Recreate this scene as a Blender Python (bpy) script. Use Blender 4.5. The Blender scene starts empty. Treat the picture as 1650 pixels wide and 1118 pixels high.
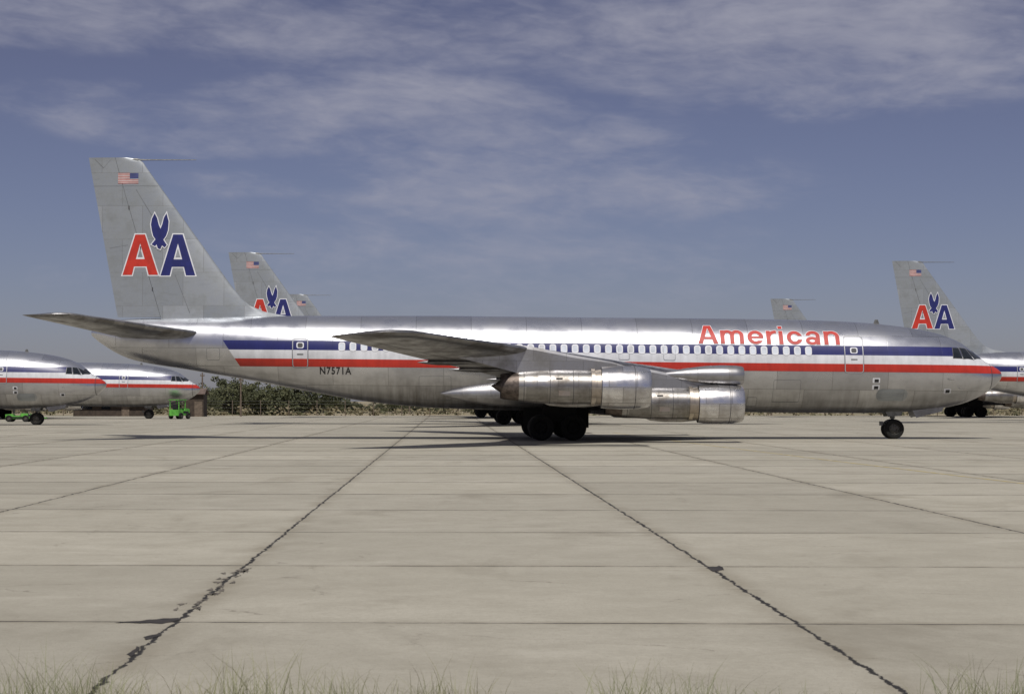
import bpy, bmesh, math, random
import numpy as np
from mathutils import Vector
random.seed(7); rng=np.random.default_rng(3)
scene=bpy.context.scene
COL=scene.collection
H=1.76; S=34.5; F=2900.0; D=F/S
def BX(p): return (p-722)/S
def BZ(p): return H+(646-p)/S
SS=35.2
def SX(p): return (p-722)/SS
def SZ(p): return H+(646-p)/SS
SL=0.0096
# ---------------------------------------------------------------- node helpers
class NB:
    def __init__(s,nt): s.nt=nt
    def n(s,t,**k):
        x=s.nt.nodes.new(t)
        for a,b in k.items(): setattr(x,a,b)
        return x
    def put(s,sock,v):
        if isinstance(v,bpy.types.NodeSocket): s.nt.links.new(v,sock)
        elif isinstance(v,(tuple,list)) and len(v)==3 and sock.type=='RGBA': sock.default_value=(*v,1)
        else: sock.default_value=v
    def m(s,op,a,b=None,c=None,clamp=False):
        x=s.n('ShaderNodeMath',operation=op,use_clamp=clamp)
        s.put(x.inputs[0],a)
        if b is not None: s.put(x.inputs[1],b)
        if c is not None: s.put(x.inputs[2],c)
        return x.outputs[0]
    def mix(s,f,a,b,bt='MIX'):
        x=s.n('ShaderNodeMix',data_type='RGBA',blend_type=bt)
        s.put(x.inputs[0],f); s.put(x.inputs[6],a); s.put(x.inputs[7],b)
        return x.outputs[2]
    def fmix(s,f,a,b):
        x=s.n('ShaderNodeMix',data_type='FLOAT')
        s.put(x.inputs[0],f); s.put(x.inputs[2],a); s.put(x.inputs[3],b)
        return x.outputs[0]
    def noise(s,vec,scale,detail=4,rough=.55,dist=0):
        x=s.n('ShaderNodeTexNoise')
        if vec is not None: s.put(x.inputs['Vector'],vec)
        x.inputs['Scale'].default_value=scale; x.inputs['Detail'].default_value=detail
        x.inputs['Roughness'].default_value=rough; x.inputs['Distortion'].default_value=dist
        return x.outputs[0]
    def ramp(s,v,a,b,lo=0.,hi=1.,smooth=True):
        x=s.n('ShaderNodeMapRange'); x.interpolation_type='SMOOTHSTEP' if smooth else 'LINEAR'
        s.put(x.inputs[0],v); s.put(x.inputs[1],a); s.put(x.inputs[2],b); s.put(x.inputs[3],lo); s.put(x.inputs[4],hi)
        return x.outputs[0]
    def sep(s,v):
        x=s.n('ShaderNodeSeparateXYZ'); s.put(x.inputs[0],v); return x.outputs
    def comb(s,a,b,c=0.):
        x=s.n('ShaderNodeCombineXYZ'); s.put(x.inputs[0],a); s.put(x.inputs[1],b); s.put(x.inputs[2],c); return x.outputs[0]
    def scale(s,c,f):
        x=s.n('ShaderNodeVectorMath',operation='SCALE'); s.put(x.inputs[0],c); s.put(x.inputs['Scale'],f); return x.outputs[0]
    def obj(s): return s.n('ShaderNodeTexCoord').outputs['Object']
def mat(name):
    m=bpy.data.materials.new(name); m.use_nodes=True
    b=NB(m.node_tree); p=m.node_tree.nodes['Principled BSDF']
    return m,b,p
def bump(b,p,h,strength=.2,dist=.01):
    x=b.n('ShaderNodeBump'); x.inputs['Strength'].default_value=strength; x.inputs['Distance'].default_value=dist
    b.put(x.inputs['Height'],h); b.put(p.inputs['Normal'],x.outputs[0])
def simple(name,col,rough=.6,metal=0.,var=.15,scale=3.):
    m,b,p=mat(name)
    nz=b.noise(b.obj(),scale,3,.6)
    f=b.ramp(nz,.3,.7,1-var,1+var)
    b.put(p.inputs['Base Color'],b.scale(col,f)); p.inputs['Roughness'].default_value=rough; p.inputs['Metallic'].default_value=metal
    return m
BLUE=(.016,.02,.13); RED=(.48,.032,.018); WHITE=(.68,.69,.72)
def metal_col(b,vec2,c1,c2,bw,bh):
    br=b.n('ShaderNodeTexBrick'); b.put(br.inputs['Vector'],vec2)
    br.inputs['Color1'].default_value=(*c1,1); br.inputs['Color2'].default_value=(*c2,1)
    br.inputs['Mortar'].default_value=(.20,.20,.20,1)
    br.inputs['Scale'].default_value=1; br.inputs['Mortar Size'].default_value=.008
    br.inputs['Mortar Smooth'].default_value=.3
    br.inputs['Brick Width'].default_value=bw; br.inputs['Row Height'].default_value=bh
    br.inputs['Bias'].default_value=0
    return br
def livery():
    m,b,p=mat('polished_aluminium_with_stripes')
    o=b.obj(); X,Y,Z=b.sep(o)
    t=b.m('ADD',Z,b.m('MULTIPLY',b.m('SUBTRACT',X,5.16),SL))
    br=metal_col(b,b.comb(b.m('ADD',X,.2),b.m('ADD',t,.1)),(.68,.69,.73),(.50,.51,.55),2.54,.83)
    n1=b.noise(b.comb(b.m('MULTIPLY',X,.7),b.m('MULTIPLY',Y,1.),b.m('MULTIPLY',Z,1.)),1.2,5,.6)
    base=b.mix(b.ramp(n1,.4,.75,0.,.5),br.outputs[0],(.31,.31,.32))
    low=b.ramp(t,1.3,3.3,.75,0.)  # belly shading painted into the metal colour, mixed with dirt streaks
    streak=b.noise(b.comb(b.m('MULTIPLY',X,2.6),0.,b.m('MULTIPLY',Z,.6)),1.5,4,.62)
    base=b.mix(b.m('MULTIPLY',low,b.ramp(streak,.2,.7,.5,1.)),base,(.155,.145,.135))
    aft=b.m('MULTIPLY',b.ramp(X,-16.,-5.,.7,0.),b.ramp(t,2.6,4.8,1.,0.))  # underside shading of the rear fuselage, painted into the colour
    base=b.mix(b.m('MULTIPLY',aft,b.ramp(streak,.2,.7,.6,1.)),base,(.135,.125,.12))
    midlow=b.m('MULTIPLY',b.m('MULTIPLY',b.ramp(X,-9.,0.,0.,.6),b.ramp(X,2.,12.,1.,0.)),b.ramp(t,1.6,3.3,1.,0.))  # darker low on the fuselage around and behind the wing root
    base=b.mix(b.m('MULTIPLY',midlow,b.ramp(streak,.3,.7,.4,1.)),base,(.12,.11,.10))
    xs=b.m('ADD',b.m('MULTIPLY',b.m('SUBTRACT',4.56,Z),.65),SX(357))
    on=b.m('GREATER_THAN',X,xs)
    def band(lo,hi): return b.m('MULTIPLY',b.m('MULTIPLY',b.m('GREATER_THAN',t,lo),b.m('LESS_THAN',t,hi)),on)
    blue=b.m('MULTIPLY',band(3.98,4.41),b.m('LESS_THAN',X,b.m('ADD',BX(1532),b.m('MULTIPLY',b.m('SUBTRACT',4.2,Z),.9))))
    white=band(3.58,3.98); red=band(3.22,3.58)
    dn=b.m('MULTIPLY',b.ramp(n1,.3,.75,1.,.8),b.ramp(streak,.35,.7,1.,.86))
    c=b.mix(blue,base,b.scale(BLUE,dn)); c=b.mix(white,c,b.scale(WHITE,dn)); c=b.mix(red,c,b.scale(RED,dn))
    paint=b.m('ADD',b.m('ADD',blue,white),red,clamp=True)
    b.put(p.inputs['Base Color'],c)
    b.put(p.inputs['Metallic'],b.fmix(paint,.95,0.))
    ro=b.m('ADD',b.ramp(n1,.3,.7,.25,.36),b.m('MULTIPLY',low,.16))
    b.put(p.inputs['Roughness'],b.fmix(paint,ro,.38))
    big=b.noise(o,.8,1,.5)
    bump(b,p,b.m('ADD',b.m('MULTIPLY',br.outputs['Fac'],-.28),b.m('MULTIPLY',big,.7)),.28,.02)
    return m
def plain_metal(name,c1,c2,bw,bh,axes='XY',rlo=.28,rhi=.5,metal=.9,dirt=(.2,.18,.16),da=.5,bs=.3):
    m,b,p=mat(name); o=b.obj(); X,Y,Z=b.sep(o)
    v=b.comb(X,Y) if axes=='XY' else (b.comb(X,Z) if axes=='XZ' else b.comb(b.m('ADD',X,b.m('MULTIPLY',Y,.78)),Y))
    br=metal_col(b,v,c1,c2,bw,bh)
    n1=b.noise(o,1.3,5,.65)
    n2=b.noise(b.comb(b.m('MULTIPLY',X,.7),b.m('MULTIPLY',Y,3.),b.m('MULTIPLY',Z,3.)),2.,3,.6)
    base=b.mix(b.m('MULTIPLY',b.ramp(n1,.35,.75),da),br.outputs[0],dirt)
    base=b.mix(b.ramp(n2,.5,.8,0.,.3),base,dirt)
    b.put(p.inputs['Base Color'],base); b.put(p.inputs['Metallic'],metal)
    b.put(p.inputs['Roughness'],b.ramp(n1,.3,.7,rlo,rhi))
    bump(b,p,b.m('ADD',b.m('MULTIPLY',br.outputs['Fac'],-.3),b.m('MULTIPLY',b.noise(o,1.5,2,.5),.7)),bs,.02)
    return m
M_LIV=livery()
M_WING=plain_metal('wing_aluminium',(.38,.38,.39),(.22,.22,.23),3.2,1.3,'SW',dirt=(.095,.08,.07),da=.8)
M_FIN=plain_metal('fin_grey_aluminium',(.41,.435,.46),(.30,.325,.35),1.9,1.55,'XZ',.38,.58,.5,(.18,.19,.19),.55)
M_TAILP=plain_metal('tailplane_aluminium',(.38,.38,.39),(.24,.24,.25),1.4,1.0,'SW',dirt=(.095,.08,.07),da=.75)
M_ENG=plain_metal('engine_cowl_metal',(.76,.76,.78),(.50,.50,.52),1.1,.6,'XZ',.22,.42,.95,(.24,.205,.175),.7,.8)
M_ENGR=plain_metal('engine_rear_cowl_metal',(.42,.41,.41),(.27,.265,.26),.8,.5,'XZ',.28,.48,.95,(.10,.085,.07),.85,.7)
M_ENGB=plain_metal('worn_engine_band',(.56,.51,.45),(.34,.30,.26),.6,.4,'XZ',.35,.55,.9,(.16,.12,.09),.7,.7)
M_PYL=plain_metal('pylon_metal',(.44,.44,.46),(.33,.33,.35),1.3,.5,'XZ',.33,.48,.85,(.16,.15,.135),.65)
M_HOT=simple('burnt_exhaust_metal',(.11,.09,.08),.5,.8,.4,6)
M_DARK=simple('dark_opening',(.012,.012,.013),.8)
M_BLADE=simple('fan_blade_metal',(.3,.3,.31),.35,.9)
M_TYRE=simple('tyre_rubber',(.007,.0065,.006),.95,0,.4,8)
M_HUB=simple('wheel_hub_metal',(.10,.095,.085),.6,.4,.3,8)
M_HUBD=simple('shade_black_main_gear',(.007,.0065,.006),.95,0.,.3,8)  # near-black paints in the shade under the wing, for all main gear
M_STRUT=simple('strut_metal',(.16,.16,.155),.5,.6,.3,6)
M_BLUE=simple('blue_paint',BLUE,.42,0,.15); M_RED=simple('red_paint',RED,.42,0,.12); M_WHITE=simple('white_paint',WHITE,.42,0,.08)
M_TRED=simple('deep_red_paint',(.43,.025,.016),.5,0,.12)
M_FRED=simple('faded_flag_red',(.38,.10,.08),.5,0,.15); M_FWHITE=simple('faded_flag_white',(.48,.46,.46),.5); M_FBLUE=simple('faded_flag_blue',(.05,.06,.17),.5)
M_BLACK=simple('black_paint',(.012,.012,.015),.5)
M_SEAM=simple('dark_seam',(.06,.06,.065),.6,.2)
M_SEAMF=simple('faint_fin_seam',(.16,.17,.18),.6,.2)
M_GREYL=simple('grey_outline',(.40,.41,.43),.45,.4)
M_SHADE=simple('window_shade_pane',(.56,.60,.66),.3,0,.15,1.2)
M_GLASS=simple('cockpit_glass',(.012,.015,.02),.07,0,.2)
# ---------------------------------------------------------------- object helpers
def mesh_obj(name,verts,faces,mats,parent=None,smooth=True,mi=None,loc=(0,0,0)):
    me=bpy.data.meshes.new(name); me.from_pydata([tuple(v) for v in verts],[],faces); me.validate()
    for m_ in (mats if isinstance(mats,(list,tuple)) else [mats]): me.materials.append(m_)
    if mi is not None:
        for p_,i in zip(me.polygons,mi): p_.material_index=i
    bm=bmesh.new(); bm.from_mesh(me); bmesh.ops.recalc_face_normals(bm,faces=bm.faces); bm.to_mesh(me); bm.free()
    if smooth:
        for p_ in me.polygons: p_.use_smooth=True
        try: me.set_sharp_from_angle(angle=math.radians(35))
        except Exception: pass
    o=bpy.data.objects.new(name,me); COL.objects.link(o); o.location=loc
    if parent: o.parent=parent
    return o
class G:
    def __init__(s): s.v=[];s.f=[];s.m=[]
    def add(s,v,f,m=0):
        b=len(s.v); s.v+= [tuple(x) for x in v]; s.f+=[tuple(i+b for i in q) for q in f]; s.m+=[m]*len(f)
    def box(s,c,d,m=0,rot=0):
        cx,cy,cz=c; x,y,z=[k/2 for k in d]; ca,sa=math.cos(rot),math.sin(rot)
        vs=[]
        for i in (-1,1):
            for j in (-1,1):
                for k in (-1,1):
                    a,bb=i*x,j*y; vs.append((cx+a*ca-bb*sa,cy+a*sa+bb*ca,cz+k*z))
        s.add(vs,[(0,1,3,2),(4,6,7,5),(0,4,5,1),(2,3,7,6),(0,2,6,4),(1,5,7,3)],m)
    def tube(s,a,b_,r0,r1=None,m=0,n=10,cap=True):
        r1=r0 if r1 is None else r1
        a=Vector(a); b_=Vector(b_); d=(b_-a).normalized()
        u=d.orthogonal().normalized(); w=d.cross(u)
        vs=[]
        for p_,r in ((a,r0),(b_,r1)):
            for i in range(n):
                an=2*math.pi*i/n; vs.append(p_+u*(r*math.cos(an))+w*(r*math.sin(an)))
        fs=[(i,(i+1)%n,n+(i+1)%n,n+i) for i in range(n)]
        if cap: fs+= [tuple(range(n)),tuple(range(2*n-1,n-1,-1))]
        s.add(vs,fs,m)
    def revolve(s,prof,axis='X',c=(0,0,0),n=40,m=0,yz=(1,1),mf=None):
        vs=[]
        for a,r in prof:
            for i in range(n):
                an=2*math.pi*i/n; p_,q=r*math.cos(an)*yz[0],r*math.sin(an)*yz[1]
                if axis=='X': vs.append((c[0]+a,c[1]+p_,c[2]+q))
                elif axis=='Y': vs.append((c[0]+p_,c[1]+a,c[2]+q))
                else: vs.append((c[0]+p_,c[1]+q,c[2]+a))
        base0=len(s.v); s.v+=[tuple(x) for x in vs]
        for k in range(len(prof)-1):
            fs=[(k*n+i,k*n+(i+1)%n,(k+1)*n+(i+1)%n,(k+1)*n+i) for i in range(n)]
            s.f+=[tuple(i+base0 for i in q) for q in fs]; s.m+=[(mf[k] if mf else m)]*n
    def rings(s,rings,m=0,caps=True,closed=True):
        n=len(rings[0]); vs=[p_ for r in rings for p_ in r]; fs=[]
        for k in range(len(rings)-1):
            for i in range(n if closed else n-1):
                j=(i+1)%n; fs.append((k*n+i,k*n+j,(k+1)*n+j,(k+1)*n+i))
        if caps: fs+=[tuple(range(n)),tuple(range((len(rings)-1)*n,len(rings)*n))]
        s.add(vs,fs,m)
    def obj(s,name,mats,parent=None,smooth=True,loc=(0,0,0)):
        return mesh_obj(name,s.v,s.f,mats,parent,smooth,s.m,loc)
def empty(name,loc,label,cat,group=None):
    o=bpy.data.objects.new(name,None); o.empty_display_size=.5; COL.objects.link(o); o.location=loc
    o['label']=label; o['category']=cat
    if group: o['group']=group
    return o
def pchip(xs,ys):
    xs=np.array(xs,float); ys=np.array(ys,float); h=np.diff(xs); d=np.diff(ys)/h; m=np.zeros(len(xs))
    m[0]=d[0]; m[-1]=d[-1]
    for i in range(1,len(xs)-1):
        if d[i-1]*d[i]>0:
            w1=2*h[i]+h[i-1]; w2=h[i]+2*h[i-1]; m[i]=(w1+w2)/(w1/d[i-1]+w2/d[i])
    def f(x):
        x=min(max(x,xs[0]),xs[-1]); i=min(max(np.searchsorted(xs,x)-1,0),len(h)-1)
        t=(x-xs[i])/h[i]; t2=t*t; t3=t2*t
        return float((2*t3-3*t2+1)*ys[i]+(t3-2*t2+t)*h[i]*m[i]+(-2*t3+3*t2)*ys[i+1]+(t3-t2)*h[i]*m[i+1])
    return f
# ---------------------------------------------------------------- AIRLINER
air=empty('airliner',(0,D,0),'silver four-engine jet airliner, red white blue stripes, parked on concrete','airplane','airliners parked in rows on the apron')
T=[(148,531,541,.12),(156,526,548,.24),(170,520,558,.36),(190,516,570,.5),(215,514,580,.66),(300,512,595,1.02),(400,510,612,1.4),(500,509,631,1.67),(600,509,648,1.83),(700,509,657,1.88),
(800,510,660,1.88),(1000,512,662,1.88),(1200,514,664,1.88),(1300,516,665,1.88),(1390,520,665.5,1.88),(1440,525,664.5,1.85),(1480,531,662,1.77),(1510,538,658.5,1.67),(1530,545,655,1.56),(1545,552,651.5,1.45),
(1560,563,646.5,1.29),(1574,574,640.5,1.1),(1588,583,632.5,.86),(1599,590,624.5,.62),(1607,595,617,.41),(1611.5,599,611,.22),(1613.5,603,606,.05)]
tx=[BX(a[0]) for a in T]
ftop=pchip(tx,[BZ(a[1]) for a in T]); fbot=pchip(tx,[BZ(a[2]) for a in T]); fhw=pchip(tx,[a[3] for a in T])
def fus(x,ang,off=0.):
    zt,zb=ftop(x),fbot(x); zc=(zt+zb)/2; hh=(zt-zb)/2
    return (x,-(fhw(x)+off)*math.cos(ang),zc+(hh+off)*math.sin(ang))
def fus_y(x,z,off):
    zt,zb=ftop(x),fbot(x); zc=(zt+zb)/2; hh=(zt-zb)/2
    q=max(-1,min(1,(z-zc)/hh)); ang=math.asin(q)
    nrm=Vector((0,math.cos(ang)/fhw(x),math.sin(ang)/hh)).normalized()
    return -(fhw(x)*math.cos(ang))-off/max(.35,nrm.y)
xs=list(np.linspace(BX(148),BX(1440),110))+list(np.linspace(BX(1440),BX(1599),46))[1:]+list(np.linspace(BX(1599),BX(1613.5),16))[1:]
g=G(); g.rings([[fus(x,2*math.pi*i/64) for i in range(64)] for x in xs]); fuselage=g.obj('fuselage',M_LIV,air)
def curve_mesh(polys=None,offset=0.,text=None,spacing=1.):
    if text:
        cu=bpy.data.curves.new('tmp','FONT'); cu.body=text; cu.space_character=spacing
    else:
        cu=bpy.data.curves.new('tmp','CURVE'); cu.dimensions='2D'
        for pl in polys:
            sp=cu.splines.new('POLY'); sp.points.add(len(pl)-1)
            for i,(a,b_) in enumerate(pl): sp.points[i].co=(a,b_,0,1)
            sp.use_cyclic_u=True
    cu.dimensions='2D'; cu.fill_mode='BOTH'
    cu.offset=offset; cu.resolution_u=6
    o=bpy.data.objects.new('tmp',cu); COL.objects.link(o)
    dg=bpy.context.evaluated_depsgraph_get(); dg.update()
    me=bpy.data.meshes.new_from_object(o.evaluated_get(dg)); bpy.data.objects.remove(o)
    return me
def bounds(me):
    a=np.array([v.co[:] for v in me.vertices]); return a.min(0),a.max(0)
def project(name,me,fn,yfun,off,material,parent,stepz=.07,stepx=None,bis=True):
    bm=bmesh.new(); bm.from_mesh(me)
    for v in bm.verts:
        X,Z=fn(v.co.x,v.co.y); v.co=(X,0,Z)
    if bis:
        zs=[v.co.z for v in bm.verts]; xx=[v.co.x for v in bm.verts]
        z=math.ceil(min(zs)/stepz)*stepz
        while z<max(zs):
            bmesh.ops.bisect_plane(bm,geom=bm.verts[:]+bm.edges[:]+bm.faces[:],plane_co=(0,0,z),plane_no=(0,0,1)); z+=stepz
        if stepx:
            x=math.ceil(min(xx)/stepx)*stepx
            while x<max(xx):
                bmesh.ops.bisect_plane(bm,geom=bm.verts[:]+bm.edges[:]+bm.faces[:],plane_co=(x,0,0),plane_no=(1,0,0)); x+=stepx
        bmesh.ops.triangulate(bm,faces=bm.faces[:])
    for v in bm.verts: v.co.y=yfun(v.co.x,v.co.z,off)
    for f in bm.faces:
        f.normal_update()
        if f.normal.y>0: f.normal_flip()
    m2=bpy.data.meshes.new(name); bm.to_mesh(m2); bm.free(); m2.materials.append(material)
    o=bpy.data.objects.new(name,m2); COL.objects.link(o); o.parent=parent
    return o
ident=lambda x,y:(x,y)
def tz(t,x): return t-SL*(x-5.16)
def rr(x0,x1,z0,z1,r,n=5):
    out=[]
    for cx,cz,a0 in ((x1-r,z1-r,0),(x0+r,z1-r,90),(x0+r,z0+r,180),(x1-r,z0+r,270)):
        for i in range(n+1):
            a=math.radians(a0+90*i/n); out.append((cx+r*math.cos(a),cz+r*math.sin(a)))
    return out
# ---- airline title: bold sans letters drawn as signed-distance strokes, contoured to mesh
def sbox(X,Y,x0,x1,y0,y1):
    dx=np.abs(X-(x0+x1)/2)-(x1-x0)/2; dy=np.abs(Y-(y0+y1)/2)-(y1-y0)/2
    return np.minimum(np.maximum(dx,dy),0)+np.hypot(np.maximum(dx,0),np.maximum(dy,0))
def sring(X,Y,cx,cy,rx,ry,hw):
    q=np.hypot((X-cx)/rx,(Y-cy)/ry); gl=np.hypot((X-cx)/rx**2,(Y-cy)/ry**2)+1e-9
    return np.abs((q-1)*q/gl)-hw
def sseg(X,Y,x0,y0,x1,y1,hw):
    L=math.hypot(x1-x0,y1-y0); ux,uy=(x1-x0)/L,(y1-y0)/L
    cx,cy=(x0+x1)/2,(y0+y1)/2; a=(X-cx)*ux+(Y-cy)*uy; b_=-(X-cx)*uy+(Y-cy)*ux
    return np.maximum(np.abs(a)-L/2,np.abs(b_)-hw)
mx,mn=np.maximum,np.minimum
def L_A(X,Y):
    d=mn(sseg(X,Y,.07,-.2,.44,1.2,.085),sseg(X,Y,.81,-.2,.44,1.2,.085)); d=mx(d,sbox(X,Y,-.2,1.1,0,1)); return mn(d,sbox(X,Y,.2,.68,.24,.37))
def arch(X,Y,x0,x1,base,top,hw):
    cx=(x0+x1)/2; ry=(top-base)-hw; return mx(sring(X,Y,cx,base,(x1-x0)/2-hw,ry,hw),base-Y)
def L_n(X,Y): return mn(mn(sbox(X,Y,0,.165,0,.74),sbox(X,Y,.465,.63,0,.47)),arch(X,Y,.01,.63,.46,.76,.082))
def L_m(X,Y):
    d=mn(sbox(X,Y,0,.165,0,.74),mn(sbox(X,Y,.395,.555,0,.48),sbox(X,Y,.785,.95,0,.48)))
    return mn(d,mn(arch(X,Y,.02,.555,.47,.76,.08),arch(X,Y,.405,.95,.47,.76,.081)))
def L_e(X,Y):
    d=sring(X,Y,.33,.37,.245,.295,.08); d=mx(d,-sbox(X,Y,.33,.8,.19,.325)); return mn(d,mx(sbox(X,Y,.12,.645,.315,.42),np.hypot(X-.33,(Y-.37)*.87)-.325))
def L_r(X,Y): return mn(sbox(X,Y,0,.165,0,.74),mx(sring(X,Y,.39,.40,.29,.28,.08),mx(.44-Y,X-.42)))
def L_i(X,Y): return mn(sbox(X,Y,0,.165,0,.74),sbox(X,Y,0,.165,.86,1.))
def L_c(X,Y): 
    d=sring(X,Y,.32,.37,.235,.29,.08); return mx(d,-sbox(X,Y,.36,.9,.27,.47))
def L_a(X,Y):
    d=sring(X,Y,.27,.21,.185,.145,.074); d=mn(d,sbox(X,Y,.43,.59,0,.52))
    return mn(d,mx(sring(X,Y,.31,.50,.20,.175,.079),.5-Y))
LET=[(L_A,.95),(L_m,1.10),(L_e,.78),(L_r,.51),(L_i,.32),(L_c,.76),(L_a,.76),(L_n,.64)]
def contour_mesh(fields,iso,x0,x1,y0,y1,h):
    nx=int((x1-x0)/h)+1; ny=int((y1-y0)/h)+1
    gx=x0+np.arange(nx)*h; gy=y0+np.arange(ny)*h; X,Y=np.meshgrid(gx,gy); d=fields(X,Y)-iso
    vs=[];fs=[];cache={}
    def vid(k,p):
        if k not in cache: cache[k]=len(vs); vs.append(p)
        return cache[k]
    for j in range(ny-1):
        for i in range(nx-1):
            c=((i,j),(i+1,j),(i+1,j+1),(i,j+1)); v=[d[q[1],q[0]] for q in c]
            if min(v)>=0: continue
            poly=[]
            for k in range(4):
                a,b_=c[k],c[(k+1)%4]; va,vb=v[k],v[(k+1)%4]
                if va<0: poly.append(vid(('v',a),(gx[a[0]],gy[a[1]],0)))
                if (va<0)!=(vb<0):
                    t=va/(va-vb); poly.append(vid(('e',min(a,b_),max(a,b_)),(gx[a[0]]+(gx[b_[0]]-gx[a[0]])*t,gy[a[1]]+(gy[b_[1]]-gy[a[1]])*t,0)))
            if len(poly)>2: fs.append(poly)
    me=bpy.data.meshes.new('t'); me.from_pydata(vs,[],fs); me.validate(); return me
W_=sum(a for _,a in LET)
def tfield(X,Y):
    d=np.full(X.shape,9.); off=0.
    for f,a in LET: d=mn(d,f(X-off,Y)); off+=a
    return d
x0t,x1t=SX(1124),SX(1354); capt=.84; sxt=(x1t-x0t)/W_
fnt=lambda x,y:(x0t+x*sxt,tz(4.455+y*capt,x0t+x*sxt))
project('airline_title_outline',contour_mesh(tfield,.020,-.1,W_+.1,-.1,1.1,.02),fnt,fus_y,.012,M_WHITE,fuselage,bis=False)
project('airline_title',contour_mesh(tfield,.001,-.1,W_+.1,-.1,1.1,.02),fnt,fus_y,.018,M_TRED,fuselage,bis=False)
def title(txt,x0,x1,tb,cap,off,bold,mcol,parent,nm,spacing=1.):
    base=curve_mesh(text=txt,offset=bold,spacing=spacing); lo,hi=bounds(base)
    sx=(x1-x0)/(hi[0]-lo[0]); sz=cap/(hi[1]-lo[1])
    fn=lambda x,y:(x0+(x-lo[0])*sx, tz(tb+(y-lo[1])*sz, x0+(x-lo[0])*sx))
    project(nm,base,fn,fus_y,off,mcol,parent)
title('N7571A',SX(515),SX(566),2.87,.34,.012,.02,M_BLACK,fuselage,'registration_number',1.15)
# cabin windows
for i in range(43):
    x=-4.86+.508*i
    t=4.15
    g=G()
    def loop(a,b_,off):
        return [(px_,fus_y(px_,tz(pz,px_),off),tz(pz,px_)) for px_,pz in rr(x-a,x+a,t-b_,t+b_,min(a,b_)*.72,4)]
    r0,r1,r2=loop(.155,.21,.004),loop(.145,.20,.014),loop(.102,.15,.012)
    r3=loop(.102,.15,.007); n=len(r0)
    g.rings([r0,r1,r2,r3],0,caps=False); g.add(r3,[tuple(range(n))],1)
    w=g.obj('cabin_window',[M_WHITE,M_SHADE if i not in (3,9,17,18,26,33) else M_GREYL],fuselage)
def outline(nm,x0,x1,t0,t1,w,m_,r=.12):
    me=curve_mesh([rr(x0,x1,t0,t1,r),rr(x0+w,x1-w,t0+w,t1-w,max(.02,r-w))])
    return project(nm,me,lambda x,y:(x,tz(y,x)),fus_y,.010,m_,fuselage)
for (a,b_,c,e) in ((472,495,547,591),(1361,1389,543,600)):
    x0,x1=SX(a),SX(b_); xm=(x0+x1)/2; t1=SZ(c)+SL*(xm-5.16); t0=SZ(e)+SL*(xm-5.16)
    project('door',curve_mesh([rr(x0,x1,t0,t1,.12)]),lambda x,y:(x,tz(y,x)),fus_y,.008,M_LIV,fuselage)
    outline('door_frame',x0-.035,x1+.035,t0-.035,t1+.035,.035,M_GREYL,.14)
    outline('door_seal',x0-.05,x1+.05,t0-.05,t1+.05,.013,M_SEAM,.15)
    me=curve_mesh([rr(xm-.17,xm+.17,4.06,4.34,.08)]); project('door_window_surround',me,lambda x,y:(x,tz(y,x)),fus_y,.012,M_WHITE,fuselage)
    me=curve_mesh([rr(xm-.12,xm+.12,4.10,4.30,.07)]); project('door_window',me,lambda x,y:(x,tz(y,x)),fus_y,.018,M_SEAM,fuselage)
    me=curve_mesh([rr(xm-.15,xm+.15,3.76,3.81,.02)]); project('door_handle',me,lambda x,y:(x,tz(y,x)),fus_y,.018,M_STRUT,fuselage)
for a,b_ in ((1068,1088),(996,1014)):
    x0,x1=SX(a),SX(b_); outline('emergency_exit',x0,x1,3.66,4.5,.03,M_GREYL,.1)
for (a,b_,c,e) in ((675,727,606,645),(1246,1290,612,648),(330,352,560,580),(1205,1222,640,655)):
    me=curve_mesh([rr(SX(a),SX(b_),SZ(e),SZ(c),.08),rr(SX(a)+.013,SX(b_)-.013,SZ(e)+.013,SZ(c)-.013,.07)])
    project('service_panel',me,ident,fus_y,.006,M_SEAMF,fuselage)
for px_,py_ in ((1411,613),(1411,624),(1529,630)):
    me=curve_mesh([rr(SX(px_-6),SX(px_+6),SZ(py_+4),SZ(py_-4),.03)]); project('static_port',me,ident,fus_y,.008,M_WHITE,fuselage)
    me=curve_mesh([rr(SX(px_-3),SX(px_+4),SZ(py_+3),SZ(py_-2),.02)]); project('static_port_mark',me,ident,fus_y,.013,M_BLACK,fuselage)
me=curve_mesh([rr(SX(1413),SX(1464),SZ(646),SZ(627),.26)]); project('access_panel',me,ident,fus_y,.008,M_FIN,fuselage)
xr=BX(1590); g=G()
g.rings([[fus(xr-.015,2*math.pi*i/64,.003) for i in range(64)],[fus(xr+.015,2*math.pi*i/64,.003) for i in range(64)]],0,caps=False); g.obj('radome_seam',M_SEAM,fuselage)
def fang(x,z):
    zt,zb=ftop(x),fbot(x); q=(z-(zt+zb)/2)/((zt-zb)/2); return math.asin(max(-1,min(1,q)))
def patch(nm,cs,m_,off,sgn=1,n=6):
    g=G(); rows=[]
    for j in range(n+1):
        r=[]
        for i in range(n+1):
            u,v=i/n,j/n
            x=(1-u)*(1-v)*cs[0][0]+u*(1-v)*cs[1][0]+u*v*cs[2][0]+(1-u)*v*cs[3][0]
            a=(1-u)*(1-v)*cs[0][1]+u*(1-v)*cs[1][1]+u*v*cs[2][1]+(1-u)*v*cs[3][1]
            p_=fus(x,a,off); r.append((p_[0],p_[1]*sgn,p_[2]))
        rows.append(r)
    g.rings(rows,0,caps=False,closed=False); return g.obj(nm,m_,fuselage)
def PA(px_,py_): x=BX(px_); return (x,fang(x,H+(646-py_)/35.0))
def infl(cs,k):
    cx=sum(c[0] for c in cs)/4; ca=sum(c[1] for c in cs)/4
    return [(cx+(c[0]-cx)*k[0],ca+(c[1]-ca)*k[1]) for c in cs]
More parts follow.
